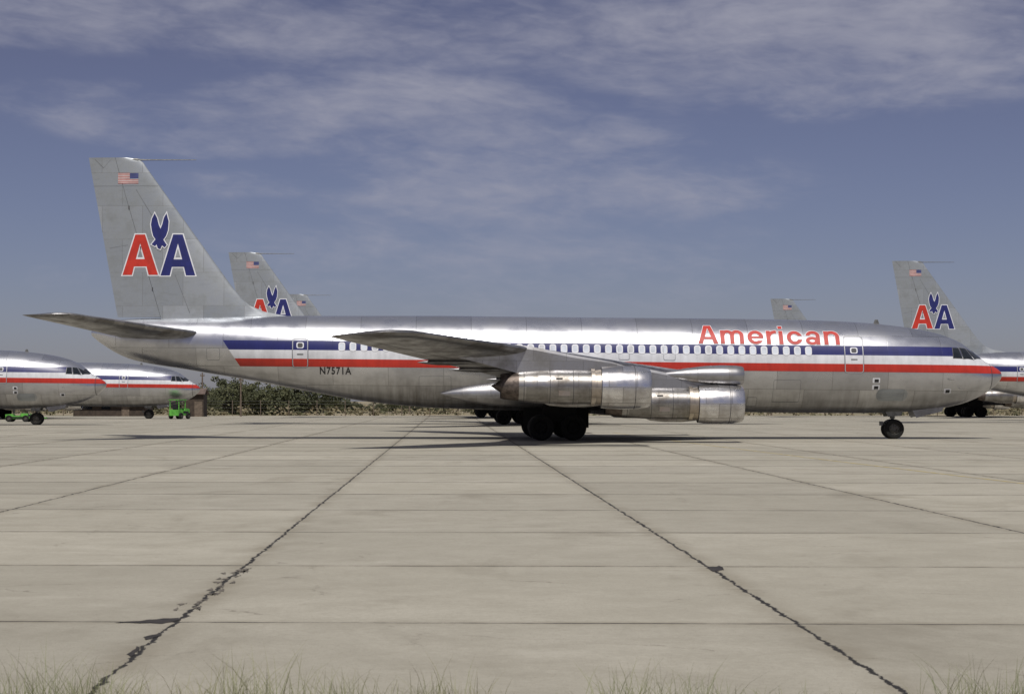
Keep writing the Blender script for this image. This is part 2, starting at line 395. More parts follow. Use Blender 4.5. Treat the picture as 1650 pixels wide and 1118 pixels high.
panes=[[PA(1522,577),PA(1537,577.5),PA(1533,561),PA(1523,561)],
       [PA(1539.5,578),PA(1557,579),PA(1546,562),PA(1536,561)]]
panes.append([(BX(1560),PA(1559,579)[1]+.03),(BX(1573.5),1.02),(BX(1561),1.02),(BX(1549),PA(1550,563)[1])])
panes.append([(BX(1574.),1.06),(BX(1576),1.53),(BX(1562.5),1.53),(BX(1561.5),1.06)])
for cs in panes:
    for sg in (1,-1):
        patch('cockpit_window_frame',infl(cs,(1.14,1.1)),M_STRUT,.006,sg)
        patch('cockpit_window',cs,M_GLASS,.014,sg)
g=G(); g.rings([[(BX(1412)+dx,dy,z) for dx,dy in ((0,-.012),(k,0),(0,.012),(-k,0))] for z,k in ((ftop(BX(1412))-.05,.16),(ftop(BX(1412))+.2,.07))]); g.obj('blade_antenna',M_STRUT,fuselage)
for px_ in (1513,1532):
    g=G(); x=BX(px_); z=2.35 if px_==1532 else 2.75; y=fus_y(x,z,0); g.tube((x,y+.02,z),(x+.02,y-.14,z-.02),.012,.012); g.tube((x+.02,y-.14,z-.02),(x+.22,y-.14,z-.02),.012,.008)
    g.obj('pitot_probe',M_STRUT,fuselage)
# ---- airfoils
def naca(f): return 5*(.2969*math.sqrt(f)-.126*f-.3516*f*f+.2843*f**3-.1036*f**4)
def ring(LE,TE,th,f0=0.,f1=1.,n=14,up=Vector((0,0,1)),camber=0.):
    LE,TE=Vector(LE),Vector(TE); out=[]
    fs=[f0+(f1-f0)*(.5-.5*math.cos(math.pi*i/n)) for i in range(n+1)]
    for f in reversed(fs): out.append(LE.lerp(TE,f)+up*(naca(f)*th+camber*4*f*(1-f)))
    for f in (fs[1:] if f0==0 else fs): out.append(LE.lerp(TE,f)-up*(naca(f)*th-camber*4*f*(1-f)+.002))
    return [tuple(v) for v in out]
def wLE(s): return (-1.32+.78*(20-s), float(np.interp(s,[0,1.9,8.3,14.2,20],[2.38,2.55,3.22,3.76,4.22])))
def wTE(s): return (float(np.interp(s,[0,1.9,8,20],[2.9,2.8,1.95,-4.3])), float(np.interp(s,[0,1.9,8,14,20],[2.1,2.22,2.83,3.44,4.06])))
for sg in (-1,1):
    g=G(); R=[]
    for s in (0,1.9,3.5,5.5,8,10,12,14,16,18,19.5,19.85,20.05):
        le,te=wLE(s),wTE(s); c=le[0]-te[0]; k=1.
        if s>19.6: le=(le[0]-(.25 if s<20 else .9),le[1]); k=.8 if s<20 else .25
        R.append(ring((le[0],sg*s,le[1]),(te[0],sg*s,te[1]),c*np.interp(s,[0,8,20],[.125,.105,.095])*k,camber=c*.008))
    g.rings(R); wing=g.obj('wing',M_WING,air)
    for s in (4.6,7.2,10.8,13.2):
        te=wTE(s); g=G(); g.revolve([(-.55,.01),(-.3,.06),(.2,.11),(.9,.12),(1.5,.06),(1.9,.01)],'X',(te[0]+.1,sg*s,te[1]-.08),14); g.obj('flap_track_fairing',M_WING,wing)
    for s0,s1 in ((2.2,7.6),(8.2,12.5),(13.2,18.8)):
        for up in (1,-1):
            g=G(); vs=[]
            for s in np.linspace(s0,s1,6):
                le,te=wLE(s),wTE(s); c=le[0]-te[0]; th=c*np.interp(s,[0,8,20],[.125,.105,.095])
                for f in (.735,.745):
                    z=le[1]+(te[1]-le[1])*f+c*.008*4*f*(1-f)+up*(naca(f)*th+.006); vs.append((le[0]+(te[0]-le[0])*f,sg*s,z))
            g.add(vs,[(2*i,2*i+1,2*i+3,2*i+2) for i in range(5)])
            g.obj('flap_gap',M_SEAM,wing,smooth=False)
    g=G(); vs=[]
    for s in np.linspace(2.5,19.4,10):
        le,te=wLE(s),wTE(s); c=le[0]-te[0]; th=c*np.interp(s,[0,8,20],[.125,.105,.095])
        for f in (.085,.091):
            z=le[1]+(te[1]-le[1])*f+c*.008*4*f*(1-f)-(naca(f)*th+.007); vs.append((le[0]+(te[0]-le[0])*f,sg*s,z))
    g.add(vs,[(2*i,2*i+1,2*i+3,2*i+2) for i in range(9)]); g.obj('leading_edge_seam',M_SEAM,wing,smooth=False)
    g=G(); g.revolve([(-.35,.01),(.2,.2),(.9,.37),(2.0,.54),(3.4,.62),(6.5,.66),(9.5,.6),(12.,.4),(13.6,.02)],'X',(0,sg*1.42,2.1),32); g.obj('wing_fairing',M_PYL,wing)
    g=G(); R=[]
    for s,lx,lz,t_x,tz_,k in ((.2,-10.9,4.82,-15.1,4.66,1),(.9,-11.5,4.88,-15.3,4.74,1),(2.5,-12.95,5.05,-16.2,4.95,1),(5.8,-16.05,5.48,-18.25,5.42,1),(6.0,-16.4,5.52,-18.4,5.46,.8),(6.1,-17.1,5.53,-18.45,5.49,.2)):
        R.append(ring((lx,sg*s,lz),(t_x,sg*s,tz_),(lx-t_x)*.115*k))
    g.rings(R); tp=g.obj('tailplane',M_TAILP,air)
    g=G(); vs=[]
    for s,lx,lz,t_x,tz_ in ((1.1,-11.7,4.9,-15.4,4.75),(5.7,-15.95,5.46,-18.2,5.41)):
        for f in (.70,.715): vs.append((lx+(t_x-lx)*f,sg*s,lz+(tz_-lz)*f-naca(f)*(lx-t_x)*.115-.008))
    g.add(vs,[(0,1,3,2)]); g.obj('elevator_gap',M_SEAM,tp,smooth=False)
# ---- fin
zl=[BZ(p) for p in (530,514,508,502,492,480,458,270,262,256,254)]
lx=[BX(p) for p in (520,490,455,425,402,388,371,236,231,222,205)]
def fLE(z): return float(np.interp(z,zl,lx))
def fTE(z): return float(np.interp(z,[BZ(513),BZ(254)],[BX(190),BX(143)]))
def fth(z): return float(np.interp(z,[5.3,7,13.1],[.50,.42,.17]))
def cref(z): return float(np.interp(z,[BZ(513),BZ(254)],[BX(415),BX(226)]))
def fin_half(x,z):
    le,te=fLE(z),fTE(z); f=max(0,min(1,(le-x)/(le-te))); k=naca(f)*fth(z)
    if z<BZ(458):
        cr=cref(z); f2=(cr-x)/(cr-te)
        k2=naca(max(0,min(1,f2)))*fth(z) if f2>0 else 0
        k=max(k2,.10*min(1,f*4)*(1 if f<.5 else 0))
    return k
def fin_y(x,z,off): return -(fin_half(x,z)+off)
def rudw(z): return float(np.interp(z,[BZ(513),BZ(300),BZ(254)],[70,47,43]))/S
zlv=[BZ(p) for p in (528,514,511,508,505,502,497,492,486,480,470,458,430,400,370,340,310,280,270,262,256.5,254.5)]
def finring(z,a,b_,n=18):
    pts=[a+(b_-a)*(.5-.5*math.cos(math.pi*i/n)) for i in range(n+1)]
    return [(x,-fin_half(x,z)-.001,z) for x in pts]+[(x,fin_half(x,z)+.001,z) for x in reversed(pts)]
g=G(); g.rings([finring(z,fTE(z)+rudw(z)+.012,fLE(z)) for z in zlv]); fin=g.obj('tail_fin',M_FIN,air)
g=G(); g.rings([finring(z,fTE(z),fTE(z)+rudw(z)-.012,10) for z in zlv if z>BZ(512)]); g.obj('rudder',M_FIN,fin)
g=G(); g.rings([finring(z,fTE(z)+rudw(z)-.03,fTE(z)+rudw(z)+.03,3) for z in zlv if z>BZ(512) and z<BZ(256)]); o=g.obj('rudder_hinge',M_SEAMF,fin); o.scale=(1,.8,1)
g=G(); zz=BZ(258); g.revolve([(0,.08),(.25,.08),(.4,.04),(.7,.028),(3.,.015),(3.05,.002)],'X',(BX(212),0,zz),12); g.obj('antenna_probe',M_STRUT,fin)
for py_ in (335,400,466):
    g=G(); z=BZ(py_); x=fTE(z)+rudw(z); g.box((x,-fin_half(x,z)-.01,z),(.05,.02,.16)); g.obj('rudder_hinge_bracket',M_SEAM,fin,smooth=False)
FX=lambda p:(p-722)/34.55
def fmark(nm,polys,mcol,off,offs=0.):
    me=curve_mesh([[ (FX(a),H+(646-b_)/34.55) for a,b_ in pl] for pl in polys],offset=offs)
    return project(nm,me,ident,fin_y,off,mcol,fin,.12,.12)
def Apoly(x0,x1,y0,y1):
    w=x1-x0; h=y1-y0; P=lambda u,v:(x0+u*w,y1-v*h)
    return [[P(0,0),P(.365,1),P(.635,1),P(1,0),P(.735,0),P(.675,.21),P(.325,.21),P(.265,0)],[P(.375,.39),P(.625,.39),P(.5,.78)]]
for poly,mc,nm in ((Apoly(197,255,378,443),M_RED,'letter_marking'),(Apoly(259,315,378,444),M_BLUE,'letter_marking')):
    fmark(nm+'_outline',[poly[0]],M_WHITE,.008,.055)
    cen=[np.mean([q[0] for q in poly[1]]),np.mean([q[1] for q in poly[1]])]
    inner=[(cen[0]+(q[0]-cen[0])*.55,cen[1]+(q[1]-cen[1])*.55) for q in poly[1]]
    fmark(nm,poly,mc,.016)
    fmark(nm+'_centre',[inner],M_FIN,.022)
eag=[(249.5,344),(245,353),(243.5,362),(245,372),(247,380),(251,386),(244.5,394),(250,397),(252.5,394),(254.5,400),(258.5,402),(261.5,395.5),(265.5,399),(269,395),(263.5,386.5),(268,380),(271,371),(272,357),(268.5,344),(264.5,351),(262,361),(259,369),(256,362),(253.5,352)]
fmark('eagle_marking_outline',[eag],M_WHITE,.026,.045)
fmark('eagle_marking',[eag],M_BLUE,.034)
g=G(); x0,x1=FX(190),FX(223); z1,z0=H+(646-279)/34.55,H+(646-296)/34.55
for i in range(13):
    a=z0+(z1-z0)*i/13; b_=z0+(z1-z0)*(i+1)/13
    xe=x1 if i<6 else x1-(x1-x0)*.42
    g.add([(x0,fin_y(x0,a,.01),a),(xe,fin_y(xe,a,.01),a),(xe,fin_y(xe,b_,.01),b_),(x0,fin_y(x0,b_,.01),b_)],[(0,1,2,3)],i%2)
xc=x1-(x1-x0)*.42; a=z0+(z1-z0)*6/13
g.add([(xc,fin_y(xc,a,.01),a),(x1,fin_y(x1,a,.01),a),(x1,fin_y(x1,z1,.01),z1),(xc,fin_y(xc,z1,.01),z1)],[(0,1,2,3)],2)
g.obj('flag_marking',[M_FRED,M_FWHITE,M_FBLUE],fin,smooth=False)
for pl in ([(219,306),(258,370)],[(282,443),(306,505)],[(176,400),(206,395)],[(152,257),(166,271)],[(166,271),(178,257)],[(148,300),(262,300)]):
    (a,b_),(c,e)=pl; fmark('panel_seam',[[(a,b_),(a+.8,b_-.5),(c+.8,e-.5),(c,e)]],M_SEAMF,.006)
# ---- engines
def engine(loc,turbo,sg):
    g=G()
    outer=[(-.55,.50),(-.2,.58),(-.03,.65),(0,.69),(-.03,.73),(-.12,.77),(-.5,.825),(-1.1,.845),(-1.65,.825),(-1.90,.80),(-1.92,.70),(-2.24,.665),(-2.26,.665),(-2.4,.67),(-3.0,.68),(-3.6,.675),(-4.4,.64),(-5.1,.575),(-5.75,.49),(-5.8,.47),(-5.5,.42)]
    mf=[2,2,0,0,0,0,0,0,0,1,5,5,4,4,4,4,4,3,3,2]
    g.revolve(outer,'X',(0,0,0),48,mf=mf)
    e=g.obj('engine',[M_ENG,M_SEAM,M_DARK,M_HOT,M_ENGR,M_ENGB],air,loc=loc)
    g=G(); g.revolve([(-2.16,.66),(-2.16,.735),(-2.30,.73),(-2.31,.66)],'X',(0,0,0),48); g.obj('thrust_reverser_ring',M_ENGB,e)
    g=G(); g.revolve([(-.1,.005),(-.2,.08),(-.38,.13),(-.45,.13)],'X',(0,0,0),20)
    for i in range(28):
        a=2*math.pi*i/28; da=.09
        g.add([(-.38,.12*math.cos(a),.12*math.sin(a)),(-.46,.12*math.cos(a+da),.12*math.sin(a+da)),(-.5,.56*math.cos(a+da),.56*math.sin(a+da)),(-.38,.56*math.cos(a),.56*math.sin(a))],[(0,1,2,3)])
    g.revolve([(-.55,.56),(-.55,.01)],'X',(0,0,0),30,m=1)
    g.obj('fan',[M_BLADE,M_DARK],e)
    g=G(); g.revolve([(-5.4,.44),(-5.4,.30),(-5.8,.24),(-6.15,.02)],'X',(0,0,0),30,mf=[0,1,1]); g.obj('exhaust_cone',[M_DARK,M_HOT],e)
    for xx_,r in ((-.62,.832),(-3.0,.681),(-3.9,.663),(-4.9,.594)):
        g=G(); g.revolve([(xx_-.012,r-.01),(xx_-.012,r+.004),(xx_+.012,r+.004),(xx_+.012,r-.01)],'X',(0,0,0),48); g.obj('cowl_band',M_SEAM,e)
    g=G(); g.revolve([(-1.15,.01),(-1.0,.07),(-.4,.12),(.3,.12),(.9,.06),(1.,.01)],'X',(-2.9,0,-.66),16); g.obj('drain_fairing',M_ENGR,e)
    g=G(); g.box((-3.35,-.68*math.cos(-.35),.68*math.sin(-.35)),(.45,.04,.22)); g.obj('cowl_latch',M_ENGB,e,False)
    g=G(); g.box((-3.55,-.655*math.cos(.45),.655*math.sin(.45)),(.25,.05,.12)); g.obj('cowl_latch',M_SEAM,e,False)
    g=G(); top=[(-.7,.60,.76),(-1.5,.70,1.0),(-3.0,.62,1.24),(-4.45,.58,1.52),(-5.2,.53,1.62),(-6.6,.9,1.5),(-8.0,1.22,1.30)]
    wd=[.02,.12,.17,.19,.19,.13,.02]
    R=[]
    for (x,zb,zt),w in zip(top,wd):
        R.append([(x,-w,zb),(x,-w,zt-w*.6),(x,-w*.5,zt),(x,w*.5,zt),(x,w,zt-w*.6),(x,w,zb)])
    g.rings(R); g.obj('pylon',M_PYL,e)
    if turbo:
        g=G(); g.revolve([(-.35,.24),(-.05,.32),(0,.36),(-.05,.40),(-.35,.44),(-.9,.45),(-1.6,.41),(-2.4,.30),(-3.2,.14),(-3.6,.02)],'X',(0,0,1.20),32,yz=(1.1,.95),mf=[1]*2+[0]*7)
        g.revolve([(-.34,.25),(-.34,.005)],'X',(0,0,1.20),32,m=1)
        g.box((-1.3,0,.80),(1.7,.3,.4)); g.obj('compressor_pod',[M_PYL,M_DARK],e)
    e.rotation_euler=(0,math.radians(.6),0)
    return e
for sg in (-1,1):
    engine((7.83,sg*14.2,2.27),False,sg); engine((12.4,sg*8.3,1.63),True,sg)
# ---- landing gear
def wheel_mesh(r,w):
    g=G(); k=w/2
    g.revolve([(-k*.55,.02),(-k*.55,r*.22),(-k*.75,r*.24),(-k*.4,r*.5),(-k*.8,r*.56),(-k,r*.72),(-k*.92,r*.9),(-k*.6,r*.985),(0,r),(k*.6,r*.985),(k*.92,r*.9),(k,r*.72),(k*.8,r*.56),(k*.4,r*.5),(k*.75,r*.24),(k*.55,r*.22),(k*.55,.02)],'Y',(0,0,0),36,
      mf=[1,1,1,1]+[0]*8+[1,1,1,1])
    for i in range(8):
        a=i*math.pi/4; g.box((r*.38*math.cos(a),-k*.62,r*.38*math.sin(a)),(.05,.05,.05),1)
    return g
def wdata(r,w,hub):
    wo=wheel_mesh(r,w).obj('wheel',[M_TYRE,hub],None); d=wo.data; bpy.data.objects.remove(wo); return d
WM=wdata(.58,.40,M_HUBD); WN=wdata(.46,.34,M_HUB)
def put(name,me,parent,loc):
    o=bpy.data.objects.new(name,me); COL.objects.link(o); o.parent=parent; o.location=loc; return o
for sg in (-1,1):
    g=G(); X0=4.87; Y0=sg*3.37
    g.tube((X0,Y0,.5),(X0,Y0,1.5),.09); g.tube((X0,Y0,1.3),(X0,Y0,2.6),.15)
    g.tube((X0-.75,Y0,.58),(X0+.75,Y0,.58),.11)
    for dx in (-.72,.72): g.tube((X0+dx,Y0-.45,.58),(X0+dx,Y0+.45,.58),.07)
    g.tube((X0,Y0,1.4),(X0+1.6,Y0,2.5),.06); g.tube((X0,Y0,1.4),(X0,Y0-sg*1.5,2.1),.07)
    g.tube((X0-.1,Y0,1.35),(X0-.45,Y0,.95),.04); g.tube((X0-.45,Y0,.95),(X0-.1,Y0,.62),.04)
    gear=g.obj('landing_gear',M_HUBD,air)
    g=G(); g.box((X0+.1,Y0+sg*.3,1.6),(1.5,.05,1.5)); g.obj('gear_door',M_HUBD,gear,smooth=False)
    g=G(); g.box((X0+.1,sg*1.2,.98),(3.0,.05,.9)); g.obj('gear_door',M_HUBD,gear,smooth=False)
    for dx in (-.72,.72):
        for dy in (-.43,.43): put('wheel',WM,gear,(X0+dx,Y0+dy,.58))
g=G(); X0=20.75
g.tube((X0,0,.46),(X0,0,1.5),.08); g.tube((X0,0,.95),(X0-.02,0,1.6),.12); g.tube((X0,-.34,.46),(X0,.34,.46),.06)
g.tube((X0,0,1.0),(X0-.9,0,1.45),.04); g.tube((X0-.1,0,.9),(X0-.42,0,.72),.035); g.tube((X0-.42,0,.72),(X0-.08,0,.5),.035)
g.box((X0-.55,-.1,.72),(.16,.1,.2))
gear=g.obj('landing_gear',M_STRUT,air)
for dy in (-.28,.28): put('wheel',WN,gear,(X0,dy,.46))
for sg in (-1,1):
    g=G(); g.rings([[(X0-.45,yy,1.3),(X0+.4,yy,1.3),(X0+.3,yy,1.08),(X0-.3,yy,1.04)] for yy in (sg*.42-.015,sg*.42+.015)]); g.obj('gear_door',M_STRUT,gear,smooth=False)
    g=G(); g.rings([[(BX(1466),yy,1.32),(BX(1516),yy,1.5),(BX(1513),yy,1.28),(BX(1472),yy,.98)] for yy in (sg*.5-.015,sg*.5+.015)]); g.obj('gear_door',M_PYL,gear,smooth=False)
# ---------------------------------------------------------------- copies
def copy_thing(root,loc,label,skip=()):
    def rec(o,par):
        if o.name.split('.')[0] in skip: return
        c=o.copy(); COL.objects.link(c)
        if par: c.parent=par
        else: c.location=loc; c['label']=label
        for ch in o.children: rec(ch,c)
        return c
    return rec(root,None)
base_skip=('registration_number',)
far_skip=base_skip+('cabin_window','service_panel','static_port','static_port_mark','flap_gap','leading_edge_seam','fan','thrust_reverser_ring','cowl_band','cowl_latch','access_panel','emergency_exit','pitot_probe')
for (dx,y,lb,sk) in ((0,137.5,'silver airliner parked behind another, tail fin showing',far_skip),
                     (-.7,191.5,'distant silver airliner in the same parked row',far_skip),
                     (-50.9,132,'silver airliner with dark cockpit windows beside parked jets',base_skip),
                     (-50.5,179,'silver airliner nosing out beyond another stored jet',far_skip+('airline_title','airline_title_outline')),
                     (52.8,146,'silver airliner with red and blue letters on grey fin',base_skip),
                     (52.6,200,'distant silver airliner, fin tip above parked jets',far_skip)):
    copy_thing(air,(dx,y,0),lb,sk)

# ---------------------------------------------------------------- GROUND
def sheet(name,x0,x1,y0,y1,z,m_,nx=1,ny=1):
    vs=[(x0+(x1-x0)*i/nx,y0+(y1-y0)*j/ny,z) for j in range(ny+1) for i in range(nx+1)]
    fs=[(j*(nx+1)+i,j*(nx+1)+i+1,(j+1)*(nx+1)+i+1,(j+1)*(nx+1)+i) for j in range(ny) for i in range(nx)]
    o=mesh_obj(name,vs,fs,m_,None,False); o['kind']='structure'; return o
m,b,p=mat('dry_desert_soil'); o_=b.obj()
n1=b.noise(o_,.05,5,.65); n2=b.noise(o_,1.5,4,.7)
c=b.mix(b.ramp(n1,.38,.62),(.27,.22,.15),(.14,.13,.07)); c=b.mix(b.ramp(n2,.35,.7,0,.5),c,(.32,.27,.19))
b.put(p.inputs['Base Color'],c); p.inputs['Roughness'].default_value=.95
o=sheet('ground',-3500,3500,-400,6000,-.03,m); o['label']='dry desert ground reaching the horizon'; o['category']='ground'
m,b,p=mat('aged_concrete_slabs'); geo=b.n('ShaderNodeNewGeometry').outputs['Position']
X,Y,Z=b.sep(geo)
P=4.93
wob=b.m('MULTIPLY',b.m('SUBTRACT',b.noise(geo,2.6,6,.78),.5),.20)
wob2=b.m('MULTIPLY',b.m('SUBTRACT',b.noise(geo,1.1,3,.6),.5),.06)
Yr=b.m('ADD',Y,b.m('MULTIPLY',X,.0246))
u=b.m('DIVIDE',b.m('ADD',X,2.17),P); v=b.m('DIVIDE',b.m('SUBTRACT',Yr,14.3),P)
def dist(q,w): 
    q2=b.m('ADD',q,b.m('DIVIDE',w,P)); fr=b.m('FRACT',b.m('ADD',q2,.5)); return b.m('MULTIPLY',b.m('ABSOLUTE',b.m('SUBTRACT',fr,.5)),P)
du=dist(u,wob); dv=dist(v,wob2)
wn=b.noise(geo,3.,5,.75); wn2=b.noise(geo,.8,4,.7)
wu=b.ramp(wn,.3,.75,.008,.038); wv=b.m('ADD',b.ramp(wn2,.34,.66,.010,.032),b.ramp(Y,20.,90.,0.,.18,False))
ju=b.ramp(b.m('SUBTRACT',1.,b.m('DIVIDE',du,wu),clamp=True),0,.25)
jv=b.m('MULTIPLY',b.ramp(b.m('SUBTRACT',1.,b.m('DIVIDE',dv,wv),clamp=True),0,.5),b.ramp(wn2,.3,.6,.7,1.))
j=b.m('MAXIMUM',ju,jv)
halo=b.m('MULTIPLY',b.m('MAXIMUM',b.ramp(du,0,.30,1,0),b.ramp(dv,0,.22,.9,0)),b.ramp(wn2,.32,.65))
wh=b.n('ShaderNodeTexWhiteNoise'); b.put(wh.inputs['Vector'],b.comb(b.m('FLOOR',u),b.m('FLOOR',v)))
slab=b.ramp(wh.outputs[0],0,1,.90,1.07,False)
big=b.noise(geo,.12,5,.6); fine=b.noise(geo,14,5,.8); med=b.noise(geo,1.3,6,.7)
c=b.mix(b.ramp(big,.35,.65),(.345,.322,.262),(.405,.378,.312))
c=b.mix(b.ramp(med,.35,.70,0,.5),c,(.27,.248,.195))
c=b.mix(b.ramp(fine,.3,.7,0,.45),c,(.25,.232,.185))
pep=b.noise(geo,60,2,.8); c=b.mix(b.ramp(pep,.56,.74,0,.8),c,(.13,.118,.095))
stain=b.ramp(b.noise(b.comb(b.m('MULTIPLY',X,1.),b.m('MULTIPLY',Y,.6)),.4,5,.7,.6),.50,.74,0,.48); c=b.mix(stain,c,(.17,.15,.11))
pale=b.ramp(b.noise(b.comb(b.m('MULTIPLY',X,.5),b.m('MULTIPLY',Y,.9)),.7,5,.7,.4),.56,.76,0,.35); c=b.mix(pale,c,(.50,.47,.40))
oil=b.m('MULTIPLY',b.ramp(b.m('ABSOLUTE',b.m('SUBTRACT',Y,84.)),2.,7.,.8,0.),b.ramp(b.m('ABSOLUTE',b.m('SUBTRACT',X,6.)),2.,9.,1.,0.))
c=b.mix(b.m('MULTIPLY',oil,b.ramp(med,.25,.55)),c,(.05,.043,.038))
c=b.scale(c,slab)
vo=b.n('ShaderNodeTexVoronoi',feature='DISTANCE_TO_EDGE'); vo.inputs['Scale'].default_value=.22
vc=b.n('ShaderNodeVectorMath',operation='ADD'); b.put(vc.inputs[0],geo); b.put(vc.inputs[1],b.comb(b.m('MULTIPLY',wob,4.),b.m('MULTIPLY',wob2,12.)))
b.put(vo.inputs['Vector'],vc.outputs[0])
hc=b.m('MULTIPLY',b.ramp(vo.outputs['Distance'],0.,.0035,1.,0.),b.ramp(wn2,.50,.60,0.,.55))
c=b.mix(hc,c,(.09,.075,.055))
c=b.mix(b.m('MULTIPLY',halo,.5),c,(.17,.145,.10))
c=b.mix(j,c,(.014,.012,.010))
b.put(p.inputs['Base Color'],c); p.inputs['Roughness'].default_value=.88
bump(b,p,b.noise(geo,22,3,.8),.3,.006)
o=sheet('apron',-220,260,10.3,214,0,m); o['label']='weathered concrete slab apron with dark cracked joints'; o['category']='pavement'
m,b,p=mat('faded_yellow_paint'); geo=b.n('ShaderNodeNewGeometry').outputs['Position']
b.put(p.inputs['Base Color'],b.mix(b.ramp(b.noise(geo,3,5,.75),.42,.6),(.42,.33,.11),(.34,.30,.22))); p.inputs['Roughness'].default_value=.85
def strip(name,pts,w,z,m_,lab):
    g=G(); vs=[]
    for i,(x,y) in enumerate(pts):
        a=Vector(pts[max(0,i-1)]); c_=Vector(pts[min(len(pts)-1,i+1)]); d=(c_-a).normalized(); nn=Vector((-d.y,d.x))*w/2
        vs+=[(x+nn.x,y+nn.y,z),(x-nn.x,y-nn.y,z)]
    g.add(vs,[(2*i,2*i+1,2*i+3,2*i+2) for i in range(len(pts)-1)]); o=g.obj(name,m_,None,False); o['kind']='structure'; o['label']=lab; o['category']='marking'; return o
strip('painted_line',[(9.2,100),(9.9,82),(10.6,67),(11.4,52),(12.3,38),(13.4,24),(14.,10.5)],.12,.004,m,'faded yellow guide line painted on concrete')
M_TAR=simple('tar',(.025,.021,.018),.8,0,.4,6)
M_TARF=simple('faded_tar',(.12,.105,.085),.85,0,.4,6)
def gp(px_,py_): y=F*H/(py_-646); return ((px_-722)*y/F,y)
def tarpoly(pts,m_=M_TAR):
    r=random.Random(1); out=[]
    for i,(a,b_) in enumerate(pts):
        c_,d_=pts[(i+1)%len(pts)]
        for k in range(4): out.append(gp(a+(c_-a)*k/4+r.uniform(-2,2),b_+(d_-b_)*k/4+r.uniform(-.8,.8)))
    o=mesh_obj('tar_patch',[(x,y,.004) for x,y in out],[tuple(range(len(out)))],m_,None,False)
    o['kind']='structure'; o['label']='dark tar patch on cracked concrete joint'; o['category']='pavement'
tarpoly([(185,1003),(240,999),(285,995),(292,999),(262,1005)])
tarpoly([(1138,914),(1160,912),(1168,918),(1150,921)])
tarpoly([(205,1054),(222,1042),(226,1045),(212,1058)])
tarpoly([(232,1026),(258,1020),(260,1024),(236,1031)])
for k in range(26):
    r=random.Random(k); t=r.random(); px_=300+100*(1-t)+r.uniform(-24,10); py_=982-75*(1-t)+r.uniform(-6,6)
    tarpoly([(px_,py_),(px_+r.uniform(5,18),py_-r.uniform(1,4)),(px_+r.uniform(4,12),py_+r.uniform(1,3))],M_TARF)

# ---------------------------------------------------------------- GRASS
def leafmat(name,c1,c2,c3):
    m,b,p=mat(name); geo=b.n('ShaderNodeNewGeometry'); 
    r=geo.outputs['Random Per Island']
    c=b.mix(r,c1,c2); c=b.mix(b.ramp(b.noise(geo.outputs['Position'],.5,2,.6),.35,.7),c,c3)
    b.put(p.inputs['Base Color'],c); p.inputs['Roughness'].default_value=.8
    return m
M_GRASS=leafmat('dry_grass',(.17,.19,.085),(.09,.12,.04),(.24,.23,.13))
g=G(); r=random.Random(5)
tufts=[]
for (a,b_,hmax,cnt) in ((0,60,.42,9),(60,175,.46,12),(175,320,.28,9),(320,440,.50,14),(440,560,.34,9),(560,680,.26,5),(660,760,.35,8),(760,950,.22,8),(950,1040,.40,10),(1040,1160,.36,10),(1160,1330,.24,8),(1330,1520,.18,7),(1520,1650,.44,12)):
    for k in range(cnt):
        y=r.uniform(9.6,10.25); px_=r.uniform(a,b_); tufts.append(((px_-722)*y/F,y,hmax*r.uniform(.4,1)))
for k in range(100):
    y=r.uniform(9.3,10.28); tufts.append((r.uniform(-4.,5.),y,r.uniform(.06,.15)))
for (tx_,ty_,hh_) in tufts:
    for q in range(int(9+hh_*30)):
        a=r.uniform(0,6.28); h=hh_*r.uniform(.35,1.2)+.05; lean=r.uniform(.05,.7)*h; w=r.uniform(.0009,.0021)
        x,y=tx_+r.gauss(0,.10),ty_+r.gauss(0,.05); dx,dy=math.cos(a),math.sin(a); vs=[]
        for s,ww in ((0,1),(.35,.9),(.7,.6),(1,.1)):
            cx=x+dx*lean*s*s; cy=y+dy*lean*s*s; cz=-.03+h*(s-.15*s*s); vs+=[(cx-w*ww,cy,cz),(cx+w*ww,cy,cz)]
        g.add(vs,[(0,1,3,2),(2,3,5,4),(4,5,7,6)])
o=g.obj('grass',M_GRASS,None,False); o['kind']='stuff'; o['label']='sparse dry grass tufts at the edge of the concrete'; o['category']='grass'

# ---------------------------------------------------------------- VEGETATION
M_LEAF=leafmat('mesquite_leaves',(.055,.062,.022),(.085,.085,.036),(.03,.036,.014))
M_LEAF2=leafmat('dry_brush_leaves',(.13,.11,.06),(.065,.07,.03),(.19,.155,.09))
M_BARK=simple('bark',(.05,.04,.03),.9,0,.3,4)
def leaves(g,c,rad,n,r,size,flat=.75):
    for k in range(n):
        while True:
            d=Vector((r.uniform(-1,1),r.uniform(-1,1),r.uniform(-1,1)))
            if .2<d.length<1: break
        pt=Vector(c)+Vector((d.x*rad,d.y*rad,d.z*rad*flat)); s=size*r.uniform(.5,1.3)
        u=Vector((r.gauss(0,1),r.gauss(0,1),r.gauss(0,1))).normalized(); w=u.orthogonal().normalized()
        g.add([pt-u*s,pt+w*s*.5,pt+u*s,pt-w*s*.5],[(0,1,2,3)])
tree_meshes=[]
